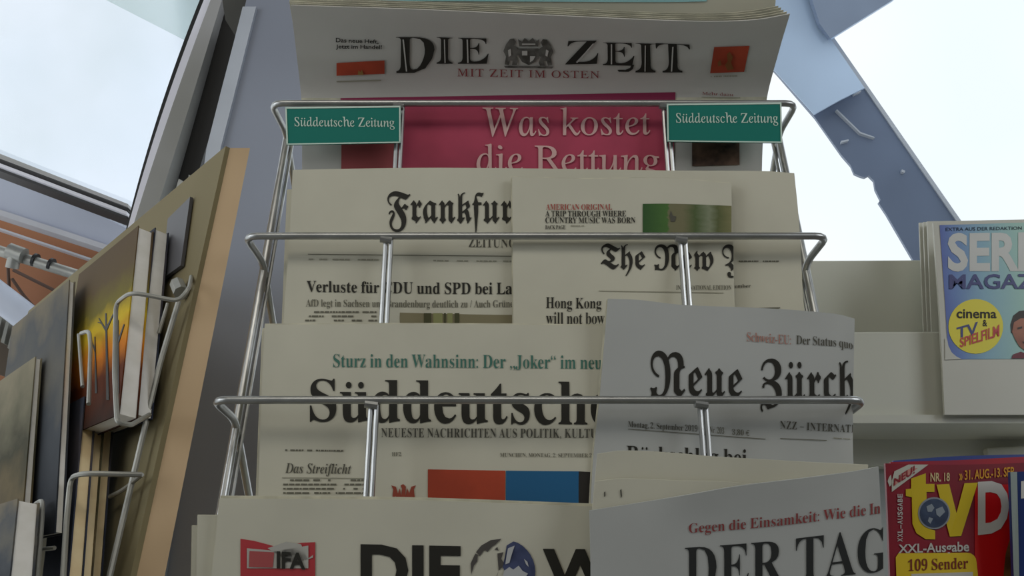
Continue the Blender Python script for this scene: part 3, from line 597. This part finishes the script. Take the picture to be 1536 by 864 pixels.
# third row
f3_ = rowd(600, .632)
sr_ = [R_(f3_, [(397, 487), (600, 486), (900, 488), (1225, 494)]), R_(f3_, [(392, 600), (800, 600), (1245, 600)]), R_(f3_, [(387, 748), (800, 752), (1258, 752)]), R_(f3_, [(378, 985), (800, 985), (1294, 985)])]
sz, sp_ = paper('third-row newspaper with teal teaser line and red and blue colour blocks', sr_, newsprint, 2)
sb_ = [R_(f3_, [(394, 492), (800, 492), (1220, 500)], .008), R_(f3_, [(386, 700), (800, 700), (1245, 700)], .008), R_(f3_, [(378, 930), (800, 930), (1280, 930)], .008)]
paper('newspaper behind the teal-teaser one, only a thin strip of its left edge showing', sb_, newsprint, 1)
text(sz, sp_, 'Sturz in den Wahnsinn: Der „Joker“ im neuen', 'sr', (500, 531, 554, 925, 534, 557), teal_ink, 'teaser_line')
text(sz, sp_, 'Süddeutsche', 'sb', (465, 568, 633, 919, 572, 639), ink, 'masthead')
text(sz, sp_, 'NEUESTE NACHRICHTEN AUS POLITIK, KULTUR', 'sr', (572, 642, 658, 905, 643, 659), ink_mid, 'masthead_line', track=.03)
smallprint(sz, sp_, (428, 674, 680, 515, 675, 681), ink_soft, 1, 'date_line'); text(sz, sp_, 'HF2', 'sr', (588, 678, 684, 602, 678, 684), ink_soft, 'date_line'); text(sz, sp_, 'MÜNCHEN, MONTAG, 2. SEPTEMBER 2019'.replace('Ü', 'U'), 'sr', (750, 679, 686, 900, 680, 687), ink_soft, 'date_line')
text(sz, sp_, 'Das Streiflicht', 'it', (428, 694, 714, 527, 696, 715), ink_mid, 'headline')
poly(sz, sp_, [(423, 716), (552, 717), (552, 718), (423, 717)], ink_faint, 'rule'); poly(sz, sp_, [(557, 650), (558, 650), (558, 752), (557, 752)], ink_faint, 'rule')
smallprint(sz, sp_, (425, 719, 770, 550, 719, 770), ink_soft, 8)
eagle = [(588, 752), (590, 734), (587, 728), (594, 730), (597, 740), (600, 732), (602, 744), (603, 733), (601, 728), (605, 726), (609, 730), (608, 744), (611, 732), (614, 740), (617, 730), (624, 728), (621, 734), (623, 752), (618, 745), (617, 756), (613, 746), (610, 762), (601, 762), (598, 746), (595, 756), (594, 744)]
polys(sz, sp_, [eagle], mat('rust_ink', (156, 70, 50), .8), 'eagle_emblem')
block(sz, sp_, (642, 704, 775, 758, 706, 775), orange_print, 'red_block'); block(sz, sp_, (759, 706, 775, 868, 707, 775), blue_print, 'blue_block'); block(sz, sp_, (868, 707, 775, 886, 708, 775), black_print, 'dark_block')
f3n = rowd(600, .6245, .14)
nr_ = [R_(f3n, [(912, 448), (960, 450), (1020, 457), (1160, 463), (1255, 471)])+[P(1282, 478, .628)], R_(f3n, [(900, 590), (1000, 590), (1160, 590), (1256, 590)])+[P(1280, 590, .626)], R_(f3n, [(889, 700), (1000, 700), (1160, 700), (1256, 700)])+[P(1280, 700, .612)], R_(f3_, [(880, 900), (1000, 900), (1170, 900), (1270, 900)], -.008)+[P(1296, 900, .578)]]
nz_, nzp = paper('tilted grey newspaper with black-letter masthead on the right of the third row', nr_, newsprint_grey_shaded, 1, step=.0012)
text(nz_, nzp, 'Schweiz-EU:', 'sr', (1120, 498, 512, 1186, 503, 517), pink_ink, 'teaser_line'); text(nz_, nzp, 'Der Status quo ist', 'sr', (1194, 503, 520, 1280, 511, 528), ink_mid, 'teaser_line', clip=.84)
text(nz_, nzp, 'Neue', 'fr', (975, 524, 596, 1113, 535, 600), ink, 'masthead'); text(nz_, nzp, 'Zürcher', 'fr', (1140, 538, 618, 1279, 540, 622), ink, 'masthead', clip=.73)
text(nz_, nzp, 'Montag, 2. September 2019', 'sr', (942, 631, 643, 1046, 638, 650), ink_mid, 'date_line'); text(nz_, nzp, 'Nr. 203', 'sr', (1064, 639, 649, 1086, 641, 651), ink_soft, 'date_line'); text(nz_, nzp, '3,80 €', 'sr', (1098, 643, 653, 1124, 645, 655), ink_soft, 'date_line')
poly(nz_, nzp, [(942, 643), (1148, 658), (1148, 659), (942, 644)], ink_soft, 'rule'); poly(nz_, nzp, [(1170, 657), (1240, 660), (1240, 661), (1170, 658)], ink_soft, 'rule')
text(nz_, nzp, 'NZZ – INTERNATIONALE', 'sr', (1170, 631, 643, 1279, 637, 649), ink_mid, 'masthead_line', clip=.70, track=.04); smallprint(nz_, nzp, (1250, 656, 660, 1275, 658, 662), ink_faint, 1, 'date_line')
text(nz_, nzp, 'Rückschlag bei', 'sb', (940, 668, 700, 1120, 674, 706), ink, 'headline')
# bottom row
f4 = rowd(913, .5605, .12)
dr_ = [R_(f4, [(329, 748), (600, 750), (890, 760), (1235, 772)]), R_(f4, [(324, 800), (800, 806), (1240, 812)]), R_(f4, [(316, 880), (800, 882), (1250, 885)]), R_(f4, [(300, 1130), (800, 1130), (1280, 1130)]), R_(f4, [(285, 1330), (800, 1330), (1300, 1330)])]
dw, dp = paper('bottom-row newspaper with bold sans-serif masthead, blue globe and red box', dr_, newsprint, 2)
for i, (x, y, lb) in enumerate(((296, 773, 'middle newspaper copy behind the globe masthead one, its corner stepping out left'), (288, 789, 'rearmost newspaper copy behind the globe masthead one, lowest corner at the left'))):
    dd = .006*(i+1)
    paper(lb, [R_(f4, [(x, y), (700, y+2), (1160, y+6)], dd), R_(f4, [(x-2, 880), (700, 880), (1170, 880)], dd), R_(f4, [(x-12, 1120), (700, 1120), (1200, 1120)], dd)], newsprint, 1)
red_box = mat('red_panel_print', (190, 60, 66), .6); grey_print = mat('pale_grey_print', (188, 186, 178), .8)
poly(dw, dp, [(361, 808), (381, 811), (415, 820), (452, 814), (473, 813), (473, 900), (361, 900)], red_box, 'teaser_box')
polys(dw, dp, [[(371, 822), (415, 826), (463, 818), (463, 852), (371, 852)], [(430, 812), (452, 816), (462, 838), (470, 832), (470, 836), (440, 846), (402, 822)]], grey_print, 'teaser_picture', .0009)
polys(dw, dp, [[(375, 826), (412, 828), (410, 851), (374, 850)]], mat('rose_print', (178, 84, 84), .6), 'teaser_picture', .0012)
text(dw, dp, 'IFA', 'sx', (416, 826, 852, 459, 829, 854), ink, 'teaser_lettering', off=.0015)
text(dw, dp, 'DIE', 'sx', (541, 816, 892, 692, 819, 894), ink, 'masthead'); text(dw, dp, 'WELT', 'sx', (814, 823, 894, 1080, 825, 896), ink, 'masthead')
globe = mat('globe_print_blue', (82, 92, 132), .7, rgb2=(52, 60, 92), scale=60)
gs = ramp_mat
polys(dw, dp, [[(754, 850), (757, 836), (760, 818), (770, 812)]+circle(753, 858, 50, n=12, a0=-62, a1=60)], globe, 'globe_emblem')
polys(dw, dp, [[(707, 862), (706, 845), (713, 830), (717, 832), (716, 842), (711, 848)], [(714, 828), (722, 818), (736, 810), (752, 808), (744, 816), (738, 820), (731, 828), (727, 824), (720, 834)], [(746, 830), (755, 828), (752, 838), (757, 846), (748, 856), (744, 866), (752, 870), (741, 880), (748, 856)], [(720, 870), (738, 900), (712, 888)], [(742, 824), (746, 820), (748, 826)]], mat('globe_print_dark', (84, 80, 76), .7), 'globe_land')
polys(dw, dp, [[(756, 856), (764, 850), (770, 854), (778, 848), (784, 856), (792, 860), (786, 868), (774, 866), (762, 872), (754, 866)], [(786, 838), (791, 842), (793, 850), (789, 846)], [(762, 822), (772, 818), (768, 830), (764, 844), (758, 846), (760, 832)]], mat('globe_print_white', (196, 198, 200), .7), 'globe_cloud', .0009)
# Tagesspiegel on the right of the bottom row: three folded leaves
def f5(dd): return rowd(913, .5425+dd, .06)
g5 = f5(0)
tr_ = [[P(884, 766, g5(766)), P(960, 754, g5(754)), P(1034, 742, g5(742)-.003), P(1108, 729, g5(729)-.003), P(1207, 717, g5(717)-.003), P(1281, 707, g5(707)), P(1318, 700, g5(700)+.003)],
       R_(g5, [(885, 800), (1000, 796), (1150, 790), (1290, 780)])+[P(1322, 778, g5(778)+.003)], R_(g5, [(886, 880), (1000, 880), (1150, 880), (1298, 880)])+[P(1328, 880, g5(880)+.003)], R_(g5, [(880, 1100), (1000, 1100), (1150, 1100), (1310, 1100)])+[P(1340, 1100, g5(1100)+.003)], R_(g5, [(864, 1350), (1000, 1350), (1150, 1350), (1325, 1350)])+[P(1356, 1350, g5(1350)+.003)]]
ts, tp = paper('front right newspaper with large roman capitals under a wine-red teaser line', tr_, newsprint_grey_shaded, 0)
for dd, top in ((.004, [(893, 722), (935, 718), (1020, 721), (1080, 722), (1140, 726), (1260, 716), (1306, 702)]), (.008, [(896, 681), (935, 676), (1020, 680), (1059, 684), (1158, 690), (1230, 694), (1302, 697)])):
    g = f5(dd)
    Sheet([R_(g, top), R_(g, [(887, 790), (1000, 785), (1200, 780), (1308, 780)]), R_(g, [(886, 900), (1000, 900), (1200, 900), (1312, 900)])]).build('folded_leaf', newsprint, tp, .0012)
    sh_ = Sheet([R_(g, top), R_(g, [(887, 790), (1000, 785), (1200, 780), (1308, 780)]), R_(g, [(886, 900), (1000, 900), (1200, 900), (1312, 900)])])
    if dd < .006: polys(sh_, tp, [[(930, 735), (932, 733), (933, 744), (931, 747)], [(906, 738), (908, 737), (908, 744), (906, 745)]], ink_mid, 'letter_trace')
text(ts, tp, 'Gegen die Einsamkeit: Wie die In', 'sr', (1033, 785, 804, 1320, 753, 775), wine_ink, 'teaser_line')
text(ts, tp, 'DER TAGES', 'sr', (1027, 820, 890, 1324, 790, 857), ink_blue, 'masthead', clip=.765)

# ------------------------------------------------------------ magazine shelf at the right
shelf_m = mat('warm_grey_shelf', (212, 212, 200), .55, rgb2=(200, 202, 192), scale=3); shelf_d = mat('shaded_cool_shelf', (172, 178, 178), .55, scale=3)  # the cool grey is darker: shadow under the lip is put in its colour
ms = empty('magazine_shelf', P(1400, 900, .93), 'stepped warm-grey magazine shelf to the right of the newspaper rack', 'shelf')
T20 = math.tan(PITCH)
def vplane(d0, y0): return lambda y: d0*(1-T20*(432-y0)/F)/(1-T20*(432-y)/F)
def panel(name, pts, g, th, m, floor=False):
    L = [P(x, y, g(y)) for x, y in pts]
    if floor:
        L[2].z = 0; L[3].z = 0; L[2].x = L[1].x; L[3].x = L[0].x
        L[2].y = L[1].y; L[3].y = L[0].y
    o = MB().prism(L, (0, th, 0)).build(name, m, ms); bv = o.modifiers.new('soft_edge', 'BEVEL'); bv.width = .002; bv.segments = 2; return o
panel('back_panel', [(1120, 391), (1620, 388), (1620, 700), (1120, 700)], vplane(.97, 450), .02, shelf_m)
panel('front_lip', [(1150, 498), (1620, 496), (1620, 632), (1150, 626)], vplane(.875, 500), .015, shelf_m)
panel('lower_panel', [(1100, 600), (1620, 600), (1620, 900), (1100, 900)], vplane(.945, 620), .02, shelf_d, True)
panel('lower_lip', [(1480, 672), (1620, 664), (1620, 760), (1500, 760)], vplane(.90, 650), .01, shelf_m)
lg = [P(1300, 948, .70), P(1700, 948, .70)]
zl = min(P(1338, 952, .625).z, P(1520, 962, .605).z)-.002; yl = P(1520, 950, .605).y-.01
MB().box((P(1335, 900, .65).x, yl, zl-.012), (P(1620, 900, .93).x, P(1400, 600, .945).y+.004, zl)).build('lower_ledge', shelf_m, ms)
MB().box((P(1335, 900, .65).x, yl-.006, zl-.012), (P(1620, 900, .93).x, yl, zl+.012)).build('ledge_lip', shelf_m, ms)
zu = P(1417, 622, .84).z-.001
MB().box((P(1150, 620, .86).x, P(1417, 622, .84).y-.004, zu-.008), (P(1620, 622, .86).x, P(1400, 600, .945).y, zu)).build('upper_ledge', shelf_m, ms)
MB().box((P(1120, 600, .93).x, P(1120, 600, .93).y+.02, 0), (P(1620, 600, .93).x, P(1120, 600, .93).y+.045, P(1120, 690, .97).z)).build('carcass', shelf_d, ms)
mag_white = mat('magazine_margin', (204, 204, 194), .4, var=.03); 
def mag(label, rows, m, group=None, th=.003):
    sh = Sheet([[P(*p) for p in r] for r in rows]); e = empty('magazine', (Vector(P(*rows[-1][0]))+Vector(P(*rows[-1][-1])))/2, label, 'magazine', group)
    sh.build('cover', m, e, th, 24, 20); return sh, e
for i, (x, dd) in enumerate(((1379, .056), (1385, .048), (1391, .040))):
    g = vplane(.855+dd, 500)
    mag(('rearmost of the three magazines behind the yellow-badge cover, leftmost white edge', 'middle one of the three magazines behind the yellow-badge cover, a white edge', 'nearest of the three magazines behind the yellow-badge cover, a white edge')[i], [[(x, 334-i, g(334)), (x+210, 330-i, g(330))], [(x+9, 560, g(560)), (x+220, 560, g(560))]], mag_white, 'magazines behind the yellow-badge cover', .002)
g = vplane(.855, 500)
sm, sp2 = mag('magazine with blue-green cover, big white lettering and a round yellow badge', [[(1400, 334, g(334)), (1640, 326, g(326))], [(1410, 480, g(480)), (1652, 480, g(480))], [(1417, 622, g(622)), (1662, 622, g(622))]], mag_white)
blue_teal = ramp_mat('blue_to_green_cover', [(0, (66, 92, 176)), (.08, (84, 122, 190)), (.25, (124, 172, 196)), (.5, (150, 196, 186)), (1, (176, 206, 180))], 'x', .35, .12, 3)
block(sm, sp2, (1409, 338, 1422, 539, 1640, 331, 1654, 538), blue_teal, 'cover_print')
# rounded lower-left corner of the print: white margin shape over it
polys(sm, sp2, [[(1417, 508), (1420, 508), (1422, 519), (1427, 529), (1434, 535), (1442, 539), (1417, 540)]], mag_white, 'rounded_corner', .0008)
text(sm, sp2, 'EXTRA AUS DER REDAKTION', 'ss', (1418, 342, 347, 1532, 340, 345), mat('navy_caption', (60, 70, 90)), 'caption', off=.0009)
silver = mat('silver_lettering', (214, 216, 214), .4); navy = mat('navy_lettering', (30, 40, 122), .4)
text(sm, sp2, 'SERIEN', 'sx', (1421, 350, 408, 1622, 347, 408), silver, 'masthead', off=.0009); text(sm, sp2, 'MAGAZIN', 'sy', (1423, 412, 434, 1585, 411, 434), navy, 'masthead', off=.0012)
yel = mat('yellow_print', (236, 222, 22), .4, var=.02)
poly(sm, sp2, circle(1463, 490, 41), yel, 'round_badge', .0009)
text(sm, sp2, 'cinema', 'sm', (1434, 464, 478, 1494, 465, 478), black_print, 'badge_lettering', off=.0012); text(sm, sp2, '&', 'sm', (1473, 480, 490, 1480, 480, 490), black_print, 'badge_lettering', off=.0012)
text(sm, sp2, 'TV', 'sy', (1434, 492, 508, 1466, 483, 503), navy, 'badge_lettering', off=.0012); text(sm, sp2, 'SPIELFILM', 'sy', (1439, 508, 522, 1498, 487, 505), mat('bright_red_print', (205, 40, 30), .4), 'badge_lettering', off=.0014)
skin = mat('face_print', (176, 116, 92), .5, rgb2=(140, 84, 66), scale=50); hair = mat('dark_hair_print', (52, 40, 34), .5)
polys(sm, sp2, [[(1515, 488), (1519, 474), (1528, 467), (1542, 465), (1556, 472), (1562, 490), (1560, 500), (1516, 500)]], hair, 'portrait_hair', .0009)
polys(sm, sp2, [[(1520, 484), (1530, 478), (1548, 478), (1557, 490), (1556, 506), (1546, 522), (1536, 526), (1528, 520), (1521, 508), (1517, 498)]], skin, 'portrait_face', .0012)
polys(sm, sp2, [[(1516, 538), (1519, 532), (1530, 528), (1536, 530), (1548, 528), (1566, 534), (1570, 538)]], mat('plum_print', (120, 40, 56), .5), 'portrait_shirt', .0012)
polys(sm, sp2, [[(1525, 492), (1532, 490), (1532, 493), (1525, 495)], [(1543, 490), (1551, 492), (1550, 495), (1543, 493)], [(1532, 513), (1543, 513), (1540, 516), (1534, 516)]], hair, 'portrait_features', .0015)

# TV magazine, copy behind and the blue magazine in front
maroon = mat('maroon_cover', (150, 20, 44), .35, rgb2=(118, 14, 34), scale=14); red_c = mat('red_cover', (202, 16, 18), .35, var=.06); yellow_box = mat('yellow_box_print', (232, 200, 30), .4)
mag('blue and red magazine peeping out above the red television magazine', [[(1340, 691, .70), (1440, 684, .70), (1640, 680, .70)], [(1342, 950, .66), (1440, 950, .66), (1640, 950, .66)]], mat('blue_red_cover', (52, 72, 146), .35, rgb2=(58, 84, 160)))
mag('red-topped magazine between the blue one and the red television magazine', [[(1336, 693, .685), (1440, 690, .685), (1560, 684, .685), (1640, 682, .685)], [(1340, 950, .645), (1440, 950, .645), (1560, 950, .645), (1640, 950, .645)]], mat('rose_red_cover', (176, 30, 44), .35, rgb2=(120, 40, 80), scale=12))
tm, tmp_ = mag('red television magazine with two big yellow letters and a small globe', [[(1328, 695, .665), (1440, 697, .665), (1640, 690, .665)], [(1332, 780, .652), (1440, 780, .652), (1640, 780, .652)], [(1338, 950, .625), (1440, 950, .625), (1645, 950, .625)]], maroon)
block(tm, tmp_, (1462, 728, 950, 1640, 722, 950), red_c, 'red_field')
polys(tm, tmp_, [[(1341, 707), (1362, 697), (1392, 697), (1337, 738), (1337, 722)]], mag_white, 'flag', .0008); polys(tm, tmp_, [[(1339, 725), (1362, 704), (1376, 702), (1339, 730)]], mat('pink_print', (214, 150, 140)), 'flag_fill', .001)
text(tm, tmp_, 'NEU!', 'sy', (1340, 718, 729, 1371, 698, 710), maroon, 'flag_lettering', off=.0013)
polys(tm, tmp_, [[(1333, 716), (1336, 712), (1337, 720), (1340, 724), (1334, 730), (1331, 722)]], mag_white, 'star_burst')
white_l = mat('white_lettering', (206, 204, 200), .4)
text(tm, tmp_, 'NR. 18', 'sm', (1395, 709, 723, 1424, 709, 722), mat('gold_pale', (220, 200, 150)), 'issue_number', off=.0008); text(tm, tmp_, '» 31. AUG.-13. SEP.', 'sm', (1438, 706, 721, 1522, 700, 714), mat('gold_print', (222, 160, 40)), 'date_line', off=.0008)
ymast = mat('yellow_masthead', (222, 200, 20), .35, rgb2=(206, 176, 14))
polys(tm, tmp_, [[(1366, 718), (1388, 710), (1388, 726), (1401, 726), (1401, 738), (1389, 738), (1390, 784), (1395, 794), (1402, 796), (1402, 809), (1388, 809), (1374, 800), (1368, 786), (1367, 746), (1358, 744), (1358, 734), (1366, 733)],
                 [(1404, 727), (1423, 726), (1434, 770), (1446, 725), (1466, 724), (1441, 804), (1424, 805)]], ymast, 'masthead', .0008)
text(tm, tmp_, 'D', 'sx', (1466, 723, 803, 1513, 720, 797), white_l, 'masthead_letter', off=.0009)
text(tm, tmp_, 'I', 'sx', (1517, 720, 798, 1527, 720, 797), white_l, 'masthead_letter', off=.0009)
poly(tm, tmp_, circle(1400, 770, 24), mat('silver_ring', (150, 156, 166), .3), 'globe_ring', .0012)
poly(tm, tmp_, circle(1400, 770, 21.5), mat('night_blue', (66, 80, 108), .3, rgb2=(40, 52, 78), scale=80), 'globe_emblem', .0015)
polys(tm, tmp_, [[(1388, 760), (1396, 756), (1400, 762), (1396, 768), (1390, 768)], [(1402, 764), (1412, 760), (1416, 768), (1408, 776), (1403, 772)], [(1392, 776), (1398, 778), (1394, 786), (1390, 782)]], mat('globe_grey', (148, 158, 170), .3), 'globe_land', .0018)
text(tm, tmp_, 'XXL-Ausgabe', 'sm', (1347, 817, 834, 1453, 812, 832), white_l, 'slogan', off=.0008)
# vertical slogan: letters stacked along the spine side
for i, ch in enumerate('XXL-AUSGABE'[::-1]):
    yy = 741+i*6.6
    gv, gf, adv = glyph(ch, 'sm'); x0 = min(v[0] for v in gv); x1 = max(v[0] for v in gv); y1 = max(v[1] for v in gv)
    V = []
    for a, b_ in gv:
        px = 1353-b_/.72*7.5; py = yy+5.6-(a-x0)/max(x1-x0, .2)*5.6; u, v = tm.uv(px, py); V.append(tm.at(u, v)+tm.nrm(u, v)*.0008)
    mesh_obj('spine_letter', V, gf, white_l, tmp_)
polys(tm, tmp_, [[(1345, 900), (1343, 836), (1347, 830)]+[(1450+14*math.cos(a), 844+14*math.sin(a)-1) for a in (-1.57, -1.2, -.8, -.4, 0)]+[(1470, 900)]], yellow_box, 'yellow_box', .0008)
text(tm, tmp_, '109 Sender', 'sb', (1361, 839, 857, 1451, 835, 853), mat('brown_red_lettering', (120, 36, 20)), 'slogan', off=.0012)
polys(tm, tmp_, [[(1366, 861), (1458, 858), (1460, 900), (1366, 900)]], white_l, 'white_box', .0012)
polys(tm, tmp_, [[(1506, 900), (1504, 860), (1507, 830), (1514, 806), (1524, 798), (1560, 796), (1580, 840), (1580, 900)]], mat('brown_hair_print', (140, 92, 50), .45, rgb2=(84, 50, 26), scale=70), 'portrait_hair', .0014)
bmg, bmp = mag('dark blue magazine cut off by the right edge, in front of the red television magazine', [[(1515, 708, .640), (1640, 704, .640)], [(1520, 860, .620), (1642, 860, .620)], [(1524, 960, .605), (1646, 960, .605)]], mat('navy_cover', (24, 48, 110), .3), None)
polys(bmg, bmp, [[(1515, 708), (1525, 708), (1528, 860), (1530, 940), (1524, 940), (1520, 860)]], mat('pale_spine', (150, 162, 160), .4), 'pale_spine')
polys(bmg, bmp, [[(1531, 722), (1545, 720), (1545, 746), (1531, 748)]], white_l, 'title_letter')

bpy.data.scenes.remove(LS)
